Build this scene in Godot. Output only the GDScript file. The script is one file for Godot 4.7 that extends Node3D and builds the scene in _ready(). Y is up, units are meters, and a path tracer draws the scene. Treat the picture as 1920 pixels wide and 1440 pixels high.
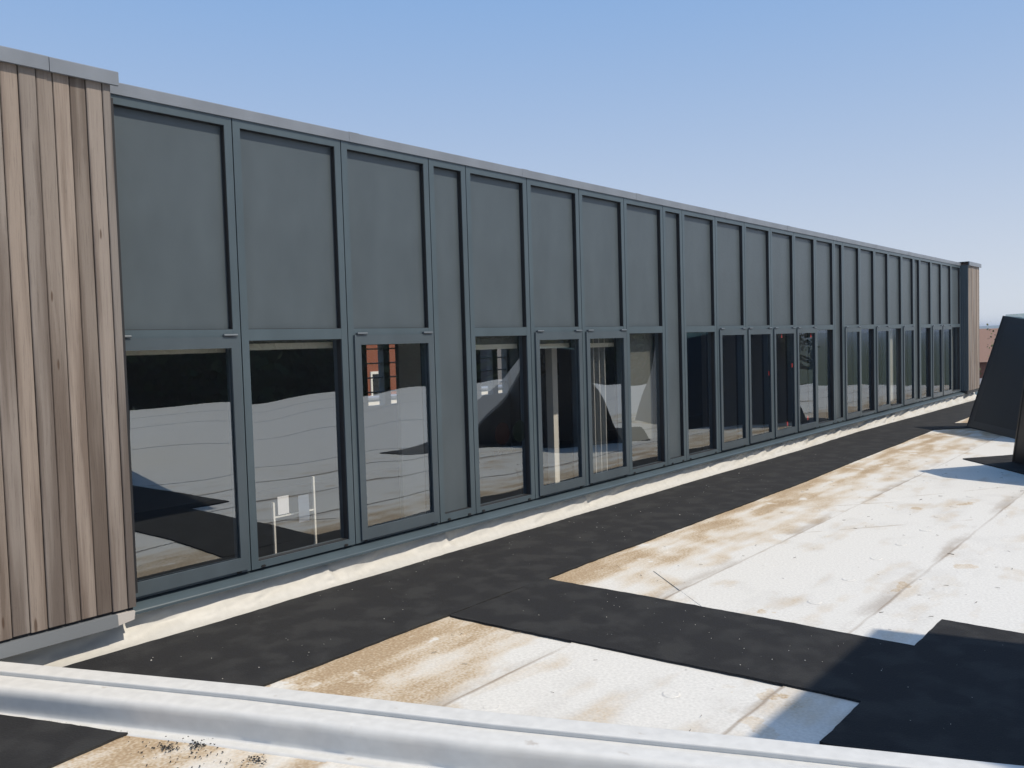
extends Node3D
# A long zinc-grey curtain wall above a white membrane roof. x runs along the wall, y up from the roof, z out of the wall; metres.

const JOINTS := [-0.93, 0.0, 0.905, 1.813, 2.259, 3.095, 3.93, 4.765, 5.598, 6.048, 6.905, 7.755, 8.607, 9.461, 10.311, 11.128, 11.562, 12.404, 13.226, 14.055, 14.908, 15.733, 16.195, 17.067, 17.931, 18.779, 19.674]
const NARROW := [4, 9, 16, 22]
const SASHES := [1, 3, 6, 7, 11, 12, 13, 14, 17, 19, 21, 24, 25]
const SUN_TO := Vector3(0.130, 0.803, 0.582)
var M := {}
var used := {}
var rng := RandomNumberGenerator.new()

# ---------------------------------------------------------------- helpers
func lin(r: float, g: float, b: float, a := 1.0) -> Color:
	var c := Color(r, g, b).linear_to_srgb()
	c.a = a
	return c

func numbered(called: String) -> String:
	var n: int = used.get(called, 0)
	used[called] = n + 1
	return called if n == 0 else "%s_%03d" % [called, n]

func nz(freq: float, seed_: int, octaves := 3) -> FastNoiseLite:
	var n := FastNoiseLite.new()
	n.noise_type = FastNoiseLite.TYPE_SIMPLEX_SMOOTH
	n.frequency = freq
	n.seed = seed_
	n.fractal_octaves = octaves
	return n

func start() -> SurfaceTool:
	var st := SurfaceTool.new()
	st.begin(Mesh.PRIMITIVE_TRIANGLES)
	return st

func quad(st: SurfaceTool, a: Vector3, b: Vector3, c: Vector3, d: Vector3, uv := [Vector2(0, 0), Vector2(1, 0), Vector2(1, 1), Vector2(0, 1)]) -> void:
	# a b c d run counter-clockwise seen from outside; the triangles are written clockwise
	var n := (b - a).cross(c - a).normalized()
	if n.length() < 0.5:
		n = (c - a).cross(d - a).normalized()
	for k in [0, 2, 1, 0, 3, 2]:
		st.set_normal(n)
		st.set_uv(uv[k])
		st.add_vertex([a, b, c, d][k])

func tri(st: SurfaceTool, a: Vector3, b: Vector3, c: Vector3) -> void:
	var n := (b - a).cross(c - a).normalized()
	for p in [a, c, b]:
		st.set_normal(n)
		st.set_uv(Vector2(p.x, p.z))
		st.add_vertex(p)

func hexa(st: SurfaceTool, v: Array) -> void:
	# v: four corners of the bottom, counter-clockwise seen from above, then the four above them
	quad(st, v[3], v[2], v[1], v[0])
	quad(st, v[4], v[5], v[6], v[7])
	for k in 4:
		var j := (k + 1) % 4
		quad(st, v[k], v[j], v[j + 4], v[k + 4])

func bx(st: SurfaceTool, lo: Vector3, hi: Vector3) -> void:
	hexa(st, [Vector3(lo.x, lo.y, hi.z), Vector3(hi.x, lo.y, hi.z), Vector3(hi.x, lo.y, lo.z), Vector3(lo.x, lo.y, lo.z),
		Vector3(lo.x, hi.y, hi.z), Vector3(hi.x, hi.y, hi.z), Vector3(hi.x, hi.y, lo.z), Vector3(lo.x, hi.y, lo.z)])

func tube(st: SurfaceTool, a: Vector3, b: Vector3, ra: float, rb: float, n := 10, caps := true) -> void:
	var d := (b - a).normalized()
	var u := d.cross(Vector3.UP if absf(d.y) < 0.9 else Vector3.RIGHT).normalized()
	var w := d.cross(u)
	for k in n:
		var p := TAU * k / n
		var r := TAU * (k + 1) / n
		var e := u * cos(p) + w * sin(p)
		var f := u * cos(r) + w * sin(r)
		var vs := [a + e * ra, a + f * ra, b + f * rb, b + e * rb]
		var ns := [e, f, f, e]
		for i in [0, 2, 1, 0, 3, 2]:
			st.set_normal(ns[i])
			st.set_uv(Vector2(float(k) / n, 0))
			st.add_vertex(vs[i])
		if caps:
			tri(st, a, a + f * ra, a + e * ra)
			tri(st, b, b + e * rb, b + f * rb)

func obj(called: String, st: SurfaceTool, m: Material, parent: Node) -> MeshInstance3D:
	var o := MeshInstance3D.new()
	o.name = called
	o.mesh = st.commit()
	o.material_override = m
	parent.add_child(o, true)
	return o

func box(called: String, lo: Vector3, hi: Vector3, m: Material, parent: Node) -> MeshInstance3D:
	var st := start()
	bx(st, lo, hi)
	return obj(called, st, m, parent)

func part(called: String, parent: Node) -> Node3D:
	var o := Node3D.new()
	o.name = called
	parent.add_child(o, true)
	return o

func tag(o: Node, label: String, category := "", group := "", kind := "") -> Node:
	o.set_meta("label", label)
	if category:
		o.set_meta("category", category)
	if group:
		o.set_meta("group", group)
	if kind:
		o.set_meta("kind", kind)
	return o

func thing(called: String, label: String, category: String, at := Vector3.ZERO, group := "") -> Node3D:
	var o := Node3D.new()
	o.name = numbered(called)
	add_child(o)
	o.position = at
	tag(o, label, category, group)
	return o

func structure(called: String, label: String) -> Node3D:
	var o := Node3D.new()
	o.name = numbered(called)
	add_child(o)
	tag(o, label, "", "", "structure")
	return o

func mat(c: Color, rough := 0.6, spec := 0.5, metal := 0.0) -> StandardMaterial3D:
	var m := StandardMaterial3D.new()
	m.albedo_color = c
	m.roughness = rough
	m.metallic_specular = spec
	m.metallic = metal
	return m

func tex(img: Image) -> ImageTexture:
	return ImageTexture.create_from_image(img)

# a grey tile that repeats: lo..hi brightness from noise
func noise_tile(size: int, freq: float, seed_: int, lo: float, hi: float, octaves := 4) -> Image:
	var n := nz(freq, seed_, octaves)
	var src := n.get_seamless_image(size, size, false, false, 0.15)
	var img := Image.create(size, size, false, Image.FORMAT_RGB8)
	for y in size:
		for x in size:
			var v := lerpf(lo, hi, src.get_pixel(x, y).r)
			img.set_pixel(x, y, Color(v, v, v))
	return img

# ---------------------------------------------------------------- materials
func wood_atlas() -> Image:
	# sixteen boards side by side, 64 by 1024 pixels each: silvered cedar with grain, knots and brown patches
	var img := Image.create(1024, 1024, false, Image.FORMAT_RGB8)
	var fine := nz(0.55, 5, 2)
	var grain := nz(0.09, 6, 3)
	var patch := nz(0.006, 7, 4)
	var wob := nz(0.004, 8, 2)
	var r := RandomNumberGenerator.new()
	r.seed = 44
	for c in 16:
		var tone := r.randf_range(0.76, 1.20)
		var warm := r.randf_range(-0.04, 0.06)
		var bent := r.randf_range(-9.0, 9.0)
		var knots := []
		for k in r.randi_range(0, 2):
			knots.append(Vector3(r.randf_range(14, 50), r.randf_range(60, 980), r.randf_range(3.0, 6.0)))
		for y in 1024:
			for px in 64:
				var x := c * 64 + px
				var wx := px + bent * wob.get_noise_2d(c * 300.0, y * 1.0)
				var kn := 0.0
				for k in knots:
					var dx: float = px - k.x
					var dy: float = (y - k.y) * 0.45
					var dd: float = sqrt(dx * dx + dy * dy) / k.z
					wx += dx * exp(-dd * dd * 0.12) * 0.9
					kn = maxf(kn, 1.0 - smoothstep(0.6, 1.3, dd))
				var g := grain.get_noise_2d(wx * 2.2 + c * 777.0, y * 0.10) * 0.5 + 0.5
				var f := fine.get_noise_2d(wx * 1.6 + c * 99.0, y * 0.07) * 0.5 + 0.5
				var p := patch.get_noise_2d(wx * 2.0 + c * 511.0, y * 0.20)
				var worn := smoothstep(-0.35, 0.35, p + 0.62 * (y / 1024.0 - 0.48))
				var v := tone * (0.82 + 0.20 * g + 0.10 * f)
				var silver := Vector3(0.240, 0.214, 0.197)
				var brown := Vector3(0.104, 0.082, 0.071)
				var col := silver.lerp(brown, worn * 0.72) * v
				col.x *= 1.0 + warm
				col.z *= 1.0 - warm
				if g < 0.30:
					col *= 0.84
				col = col.lerp(Vector3(0.06, 0.035, 0.022), kn * 0.75)
				img.set_pixel(x, y, lin(col.x, col.y, col.z))
	return img

func roof_map() -> Image:
	# stains on the white membrane; 2048 x 768 pixels stand for x -4..12 m and z 0..6 m
	var img := Image.create(2048, 768, false, Image.FORMAT_RGB8)
	var big := nz(0.5, 11, 4)
	var mid := nz(2.2, 12, 4)
	var streak := nz(1.3, 13, 4)
	var grit := nz(52.0, 14, 2)
	var lanes := [2.2, 3.4, 4.6]
	for j in 768:
		var z := j / 128.0
		for i in 2048:
			var x := i / 128.0 - 4.0
			var b := big.get_noise_2d(x, z * 1.6)
			var m := mid.get_noise_2d(x, z)
			var s := streak.get_noise_2d(x * 0.45 + 30.0, z * 2.6)
			var g := grit.get_noise_2d(x, z)
			# a rusty wash that lies beside the mats, where water stands
			var s2 := streak.get_noise_2d(x * 0.9 - z * 1.7 - 40.0, z * 1.9 + x * 0.8)
			var lane := smoothstep(0.9, 1.35, z) * (1.0 - smoothstep(2.0 + 0.3 * b, 2.3 + 0.45 * m, z))
			var edge := smoothstep(0.9, 1.2, z) * (1.0 - smoothstep(1.35, 1.95 + 0.5 * b, z))
			var corner := exp(-pow((x - 0.1) / 1.3, 2.0) - pow((z - 1.7) / 0.5, 2.0))
			var rust := clampf(lane * 0.42 + edge * (0.30 + 0.5 * s) + corner * 0.28 + 0.34 * b + 0.42 * s + 0.34 * s2 + 0.2 * m - 0.12, 0.0, 1.0)
			var near := 1.0 if x < -1.1 - (1.8 - z) * 0.44 else 0.0
			rust = maxf(rust, near * clampf(0.34 + 0.7 * m + 0.6 * s2, 0.0, 0.75))
			rust *= clampf(0.9 + 0.55 * g, 0.4, 1.4)
			var grey := clampf(0.5 * b + 0.6 * m + 0.45 * s + 0.08 * g, 0.0, 1.0) * 0.55
			var col := Vector3(0.690, 0.683, 0.648)
			col = col.lerp(Vector3(0.49, 0.48, 0.455), grey)
			col = col.lerp(Vector3(0.575, 0.470, 0.330), clampf(rust * 1.5, 0.0, 0.95))
			col = col.lerp(Vector3(0.315, 0.215, 0.120), clampf((rust - 0.40) * 1.35 + 0.45 * g * rust, 0.0, 0.8))
			# thin lines of dirt held by welds that run askew
			for q in [[3.9, 2.12, 0.80], [5.6, 2.12, 0.62], [4.6, 1.30, 0.95]]:
				var dz: float = z - q[1]
				var dw: float = absf(x - q[0] - dz / q[2] - 0.02 * m)
				if dz > 0.0 and dz < 1.15:
					col = col.lerp(Vector3(0.36, 0.30, 0.23), (1.0 - smoothstep(0.006, 0.03, dw)) * clampf(0.30 + 0.9 * s2, 0.0, 0.6))
			for l in lanes:
				var d: float = absf(z - l - 0.012 * m)
				var dirt := (1.0 - smoothstep(0.005, 0.018, d)) * clampf(0.55 + 1.0 * s, 0.15, 0.85)
				dirt = maxf(dirt, (1.0 - smoothstep(0.02, 0.16, l - z)) * (1.0 if z < l else 0.0) * clampf(0.15 + 0.9 * s + 0.3 * m, 0.0, 0.5))
				col = col.lerp(Vector3(0.30, 0.245, 0.19), dirt)
			if g < -0.70:
				col *= 0.92
			col *= 1.0 + 0.03 * g
			img.set_pixel(i, j, lin(clampf(col.x, 0, 1), clampf(col.y, 0, 1), clampf(col.z, 0, 1)))
	return img

func mat_map() -> Image:
	# rubber granulate, 1024 pixels for 2 m
	var img := Image.create(1024, 1024, false, Image.FORMAT_RGB8)
	var grit := nz(0.35, 21, 2).get_seamless_image(1024, 1024, false, false, 0.1)
	var cloud := nz(0.006, 22, 4).get_seamless_image(1024, 1024, false, false, 0.2)
	var r := RandomNumberGenerator.new()
	r.seed = 5
	for y in 1024:
		for x in 1024:
			var g := grit.get_pixel(x, y).r
			var c := cloud.get_pixel(x, y).r
			var v := 0.013 + 0.016 * g + 0.010 * smoothstep(0.40, 0.8, c)
			var col := Vector3(v, v * 1.02, v * (1.12 - 0.10 * c))
			var q := r.randf()
			if q < 0.0004:
				col = Vector3(0.16, 0.15, 0.13)
			elif q < 0.006:
				col *= 1.9
			img.set_pixel(x, y, lin(col.x, col.y, col.z))
	return img

func materials() -> void:
	var mottle := tex(noise_tile(256, 0.012, 31, 0.91, 1.0, 4))
	var relief := tex(noise_tile(256, 0.05, 32, 0.0, 1.0, 3))
	var speck := tex(noise_tile(256, 0.16, 33, 0.72, 1.0, 3))
	for d in [["panel", Vector3(0.071, 0.091, 0.106), 0.42, 0.5], ["frame", Vector3(0.069, 0.097, 0.117), 0.40, 0.5], ["sash", Vector3(0.068, 0.090, 0.108), 0.40, 0.5], ["coping", Vector3(0.186, 0.212, 0.252), 0.45, 0.5]]:
		var m := mat(lin(d[1].x, d[1].y, d[1].z), d[2], d[3])
		m.albedo_texture = mottle
		m.roughness_texture = speck
		m.uv1_triplanar = true
		m.uv1_world_triplanar = true
		m.uv1_scale = Vector3(0.9, 0.45, 0.9)
		M[d[0]] = m
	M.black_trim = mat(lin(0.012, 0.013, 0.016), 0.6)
	M.slot = mat(lin(0.006, 0.006, 0.007), 0.7)
	M.plinth = mat(lin(0.15, 0.165, 0.18), 0.55)
	M.hinge = mat(lin(0.14, 0.16, 0.18), 0.35, 0.5, 0.3)
	# solar-control glazing: a thin metal coating mirrors about a quarter of the light, the rest passes
	var g := mat(Color(0.95, 0.98, 1.0, 0.262), 0.0, 0.5, 1.0)
	g.transparency = BaseMaterial3D.TRANSPARENCY_ALPHA
	var white := Image.create(4, 4, false, Image.FORMAT_RGB8)
	white.fill(Color.WHITE)
	g.albedo_texture = tex(white)
	M.glass = g
	var clear := mat(Color(1, 1, 1, 0.04), 0.0)
	clear.transparency = BaseMaterial3D.TRANSPARENCY_ALPHA
	M.clear = clear
	var w := mat(Color.WHITE, 0.82, 0.35)
	w.albedo_texture = tex(wood_atlas())
	M.wood = w
	var roof := mat(Color.WHITE, 0.62, 0.4)
	roof.albedo_texture = tex(roof_map())
	roof.detail_enabled = true
	roof.detail_blend_mode = BaseMaterial3D.BLEND_MODE_MUL
	roof.detail_uv_layer = BaseMaterial3D.DETAIL_UV_2
	roof.detail_albedo = tex(noise_tile(512, 0.10, 35, 0.90, 1.0, 4))
	M.roof = roof
	var fl := mat(lin(0.53, 0.525, 0.495), 0.5, 0.45)
	fl.albedo_texture = tex(noise_tile(256, 0.02, 36, 0.9, 1.0, 4))
	fl.uv1_triplanar = true
	fl.uv1_world_triplanar = true
	M.flashing = fl
	var pp := mat(lin(0.63, 0.635, 0.62), 0.5, 0.45)
	var pimg := noise_tile(512, 0.03, 37, 0.93, 1.0, 5)
	# smears of mud and a few rust freckles
	var sr := RandomNumberGenerator.new()
	sr.seed = 17
	for k in 13:
		var c := Vector2(sr.randf_range(20, 490), sr.randf_range(20, 490))
		var size := Vector2(sr.randf_range(3, 9), sr.randf_range(3, 16))
		var strong := sr.randf_range(0.10, 0.28)
		var sn := nz(0.12, 200 + k, 3)
		for y in range(-22, 23):
			for x in range(-22, 23):
				var d := Vector2(x, y) / size
				var a := clampf((1.0 - d.length() + 0.9 * sn.get_noise_2d(x, y)) * 1.4, 0.0, 1.0) * strong
				var px := posmod(int(c.x) + x, 512)
				var py := posmod(int(c.y) + y, 512)
				if a > 0.0:
					pimg.set_pixel(px, py, pimg.get_pixel(px, py).lerp(Color(0.52, 0.42, 0.32), a))
	pp.albedo_texture = tex(pimg)
	M.flashing.albedo_texture = pp.albedo_texture
	pp.uv1_triplanar = true
	pp.uv1_world_triplanar = true
	pp.uv1_scale = Vector3(0.8, 0.8, 0.8)
	M.parapet = pp
	M.roof_plain = pp.duplicate()
	M.roof_plain.albedo_color = lin(0.66, 0.652, 0.62)
	var rub := mat(Color.WHITE, 0.9, 0.3)
	rub.albedo_texture = tex(mat_map())
	rub.heightmap_enabled = true
	rub.heightmap_scale = 0.25
	rub.heightmap_texture = tex(noise_tile(512, 0.30, 38, 0.0, 1.0, 2))
	M.rubber = rub
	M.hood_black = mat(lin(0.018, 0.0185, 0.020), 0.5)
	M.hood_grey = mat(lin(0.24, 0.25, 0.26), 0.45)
	var hg := mat(Color(0.80, 0.92, 0.88, 0.35), 0.05)
	hg.transparency = BaseMaterial3D.TRANSPARENCY_ALPHA
	M.hood_glass = hg
	M.carpet = mat(lin(0.07, 0.075, 0.08), 0.95, 0.2)
	M.dark_wall = mat(lin(0.21, 0.215, 0.21), 0.8)
	M.pale_wall = mat(lin(0.36, 0.37, 0.35), 0.8)
	M.cream = mat(lin(0.62, 0.61, 0.50), 0.6)
	M.fabric = mat(lin(0.145, 0.155, 0.145), 0.9, 0.2)
	M.white_paint = mat(lin(0.80, 0.79, 0.72), 0.5)
	M.spot_black = mat(lin(0.010, 0.010, 0.012), 0.5)
	M.paper = mat(lin(0.75, 0.76, 0.77), 0.7)
	M.red = mat(lin(0.55, 0.05, 0.04), 0.6)
	M.decal = mat(lin(0.003, 0.006, 0.004), 0.9, 0.1)
	M.decal_red = mat(lin(0.008, 0.004, 0.0035), 0.9, 0.1)
	M.ink = mat(lin(0.006, 0.006, 0.007), 0.6)
	var br := mat(lin(0.34, 0.115, 0.062), 0.85)
	br.albedo_texture = speck
	br.uv1_triplanar = true
	br.uv1_world_triplanar = true
	br.uv1_scale = Vector3(3, 6, 3)
	M.brick = br
	var til := mat(lin(0.26, 0.155, 0.115), 0.85)
	til.albedo_texture = speck
	til.uv1_triplanar = true
	til.uv1_world_triplanar = true
	til.uv1_scale = Vector3(1.2, 2, 1.2)
	M.tile = til
	M.slate = mat(lin(0.17, 0.17, 0.18), 0.8)
	M.bark = mat(lin(0.09, 0.07, 0.05), 0.9)
	var leaf := mat(lin(0.035, 0.055, 0.02), 0.8, 0.15)
	leaf.backlight_enabled = true
	leaf.backlight = Color(0.05, 0.07, 0.02)
	leaf.cull_mode = BaseMaterial3D.CULL_DISABLED
	M.leaf = leaf
	var leaf2 := mat(lin(0.16, 0.17, 0.07), 0.7, 0.3)
	leaf2.cull_mode = BaseMaterial3D.CULL_DISABLED
	M.spring_leaf = leaf2
	var gr := mat(lin(0.06, 0.085, 0.03), 0.95)
	gr.albedo_texture = speck
	gr.uv1_triplanar = true
	gr.uv1_world_triplanar = true
	gr.uv1_scale = Vector3(0.05, 0.05, 0.05)
	M.grass = gr
	M.hill = mat(lin(0.055, 0.085, 0.035), 0.95)
	M.chip = mat(lin(0.62, 0.60, 0.55), 0.8)
	M.twig = mat(lin(0.075, 0.06, 0.045), 0.9)
	M.crumb = mat(lin(0.02, 0.02, 0.022), 0.9)
	M.bare = mat(lin(0.42, 0.40, 0.38), 0.6)

# ---------------------------------------------------------------- glazing
func pane_mesh(w: float, h: float, seed_: int) -> SurfaceTool:
	# a sheet of toughened glass is never flat: it pillows by a millimetre or two and waves a little
	var n := nz(1.1, seed_, 1)
	var nx := 14
	var ny := 22
	var r := RandomNumberGenerator.new()
	r.seed = seed_ * 7 + 3
	var bow := r.randf_range(-0.0013, 0.0013)
	var tilt := Vector2(r.randf_range(-0.0012, 0.0012), r.randf_range(-0.0012, 0.0012))
	var at := func(u: float, v: float) -> float:
		return bow * (1.0 - pow(2 * u - 1, 2)) * (1.0 - pow(2 * v - 1, 2)) + 0.0011 * n.get_noise_2d(u * w * 1.0, v * h * 1.0) + tilt.x * u * w + tilt.y * v * h
	var st := start()
	var e := 0.01
	for j in ny:
		for i in nx:
			for k in [[0, 0], [1, 1], [1, 0], [0, 0], [0, 1], [1, 1]]:
				var u: float = float(i + k[0]) / nx
				var v: float = float(j + k[1]) / ny
				var dx: float = (at.call(u + e, v) - at.call(u - e, v)) / (2 * e * w)
				var dy: float = (at.call(u, v + e) - at.call(u, v - e)) / (2 * e * h)
				st.set_normal(Vector3(-dx, -dy, 1).normalized())
				st.set_uv(Vector2(u, v))
				st.add_vertex(Vector3(u * w, v * h, at.call(u, v)))
	return st

func ring(st: SurfaceTool, x0: float, x1: float, y0: float, y1: float, l: float, r: float, b: float, t: float, z0: float, z1: float) -> void:
	bx(st, Vector3(x0, y0, z0), Vector3(x0 + l, y1, z1))
	bx(st, Vector3(x1 - r, y0, z0), Vector3(x1, y1, z1))
	bx(st, Vector3(x0 + l, y0, z0), Vector3(x1 - r, y0 + b, z1))
	bx(st, Vector3(x0 + l, y1 - t, z0), Vector3(x1 - r, y1, z1))

func bay(b: Node3D, k: int) -> void:
	var x0: float = JOINTS[k - 1] + 0.004
	var x1: float = JOINTS[k] - 0.004
	var narrow := k in NARROW
	var sash := k in SASHES
	var u := part("infill_bay" if narrow else ("opening_window" if sash else "fixed_window"), b)
	u.position = Vector3(x0, 0, 0)
	var w := x1 - x0
	var st := start()
	if narrow:
		ring(st, 0, w, 0.234, 3.262, 0.055, 0.055, 0.062, 0.064, -0.10, 0.0)
		obj("frame", st, M.frame, u)
		box("infill_panel", Vector3(0.05, 0.29, -0.062), Vector3(w - 0.05, 3.205, -0.042), M.panel, u)
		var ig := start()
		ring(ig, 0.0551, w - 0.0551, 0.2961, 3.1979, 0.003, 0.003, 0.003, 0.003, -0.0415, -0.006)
		obj("shade_lining", ig, M.black_trim, u)  # near-black strip paints in the shade on the recess sides and soffit
	else:
		ring(st, 0, w, 0.234, 3.262, 0.055, 0.055, 0.047, 0.064, -0.10, 0.0)
		bx(st, Vector3(0.055, 1.785, -0.10), Vector3(w - 0.055, 1.862, -0.001))
		obj("frame", st, M.frame, u)
		box("infill_panel", Vector3(0.05, 1.858, -0.062), Vector3(w - 0.05, 3.205, -0.042), M.panel, u)
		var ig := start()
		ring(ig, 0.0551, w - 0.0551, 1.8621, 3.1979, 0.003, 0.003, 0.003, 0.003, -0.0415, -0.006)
		obj("shade_lining", ig, M.black_trim, u)  # dark lining again, the shade of the upper recess given as colour
		if sash:
			var s := start()
			var sx0 := 0.048
			var sx1 := w - 0.024
			ring(s, sx0, sx1, 0.252, 1.812, 0.058, 0.058, 0.086, 0.074, 0.003, 0.018)
			obj("sash", s, M.sash, u)
			var p := obj("pane", pane_mesh(sx1 - sx0 - 0.108, 1.408, k), M.glass, u)
			p.position = Vector3(sx0 + 0.054, 0.335, -0.006)
			for hx in [[sx0 + 0.02, sx0 + 0.115], [sx1 - 0.115, sx1 - 0.015]]:
				var hs := start()
				tube(hs, Vector3(hx[0], 1.823, 0.024), Vector3(hx[1], 1.823, 0.024), 0.0085, 0.0085, 10)
				bx(hs, Vector3(hx[0] + 0.006, 1.8155, 0.0), Vector3(hx[1] - 0.006, 1.829, 0.021))
				obj("hinge", hs, M.hinge, u)
		else:
			var p := obj("pane", pane_mesh(w - 0.104, 1.512, k), M.glass, u)
			p.position = Vector3(0.052, 0.277, -0.050)
			# black lining of the reveal: shade round the glass put in as colour
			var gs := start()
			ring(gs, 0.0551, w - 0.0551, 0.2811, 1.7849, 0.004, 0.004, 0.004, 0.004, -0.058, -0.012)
			obj("shade_lining", gs, M.black_trim, u)
	for wx in ([0.09, w - 0.09] if not narrow else [0.10, w - 0.085]):
		var ws := start()
		bx(ws, Vector3(wx - 0.016, 0.238, 0.0), Vector3(wx + 0.016, 0.249, 0.008))
		bx(ws, Vector3(wx - 0.012, 0.249, 0.0), Vector3(wx + 0.012, 0.253, 0.005))
		obj("weep_cover", ws, M.slot, u)

func blind(b: Node3D, k: int, bottom: float, bar := true, m: Material = null) -> void:
	var x0: float = JOINTS[k - 1] + 0.03
	var x1: float = JOINTS[k] - 0.03
	var r := part("roller_blind", b)
	box("fabric", Vector3(x0, bottom, -0.158), Vector3(x1, 1.86, -0.155), m if m else M.fabric, r)
	if bar:
		box("bottom_bar", Vector3(x0, bottom - 0.045, -0.168), Vector3(x1, bottom, -0.146), M.cream, r)

func board(st: SurfaceTool, x0: float, x1: float, y0: float, y1: float, z0: float, z1: float, col: int, v0: float) -> void:
	# a planed board with eased edges; its face shows one strip of the wood atlas
	var e := 0.004
	var ua := (col + 0.04) / 16.0
	var ub := (col + 0.96) / 16.0
	var vt := v0
	var vb := v0 + (y1 - y0) / 3.3
	var um := lerpf(ua, ub, 0.05)
	var un := lerpf(ua, ub, 0.95)
	quad(st, Vector3(x0 + e, y0, z1), Vector3(x1 - e, y0, z1), Vector3(x1 - e, y1, z1), Vector3(x0 + e, y1, z1), [Vector2(um, vb), Vector2(un, vb), Vector2(un, vt), Vector2(um, vt)])
	quad(st, Vector3(x0, y0, z1 - e), Vector3(x0 + e, y0, z1), Vector3(x0 + e, y1, z1), Vector3(x0, y1, z1 - e), [Vector2(ua, vb), Vector2(um, vb), Vector2(um, vt), Vector2(ua, vt)])
	quad(st, Vector3(x1 - e, y0, z1), Vector3(x1, y0, z1 - e), Vector3(x1, y1, z1 - e), Vector3(x1 - e, y1, z1), [Vector2(un, vb), Vector2(ub, vb), Vector2(ub, vt), Vector2(un, vt)])
	quad(st, Vector3(x0, y0, z0), Vector3(x0, y0, z1 - e), Vector3(x0, y1, z1 - e), Vector3(x0, y1, z0), [Vector2(ua, vb), Vector2(um, vb), Vector2(um, vt), Vector2(ua, vt)])
	quad(st, Vector3(x1, y0, z1 - e), Vector3(x1, y0, z0), Vector3(x1, y1, z0), Vector3(x1, y1, z1 - e), [Vector2(un, vb), Vector2(ub, vb), Vector2(ub, vt), Vector2(un, vt)])
	quad(st, Vector3(x0, y0, z0), Vector3(x1, y0, z0), Vector3(x1, y0, z1 - e), Vector3(x0, y0, z1 - e), [Vector2(ua, vb), Vector2(ub, vb), Vector2(ub, vb), Vector2(ua, vb)])

func coping_piece(b: Node3D, x0: float, x1: float, y0: float, y1: float, zf: float, zb: float) -> void:
	# folded metal cap: front lip with a small kick, top falling back
	var st := start()
	var e := 0.006
	hexa(st, [Vector3(x0, y0, zf), Vector3(x1, y0, zf), Vector3(x1, y0, zf - 0.02), Vector3(x0, y0, zf - 0.02), Vector3(x0, y1 - e, zf), Vector3(x1, y1 - e, zf), Vector3(x1, y1 - e, zf - 0.02), Vector3(x0, y1 - e, zf - 0.02)])
	hexa(st, [Vector3(x0, y1 - e, zf), Vector3(x1, y1 - e, zf), Vector3(x1, y1 - e, zb), Vector3(x0, y1 - e, zb), Vector3(x0, y1, zf - e), Vector3(x1, y1, zf - e), Vector3(x1, y1 - 0.002, zb), Vector3(x0, y1 - 0.002, zb)])
	obj("coping_section", st, M.coping, b)

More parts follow.
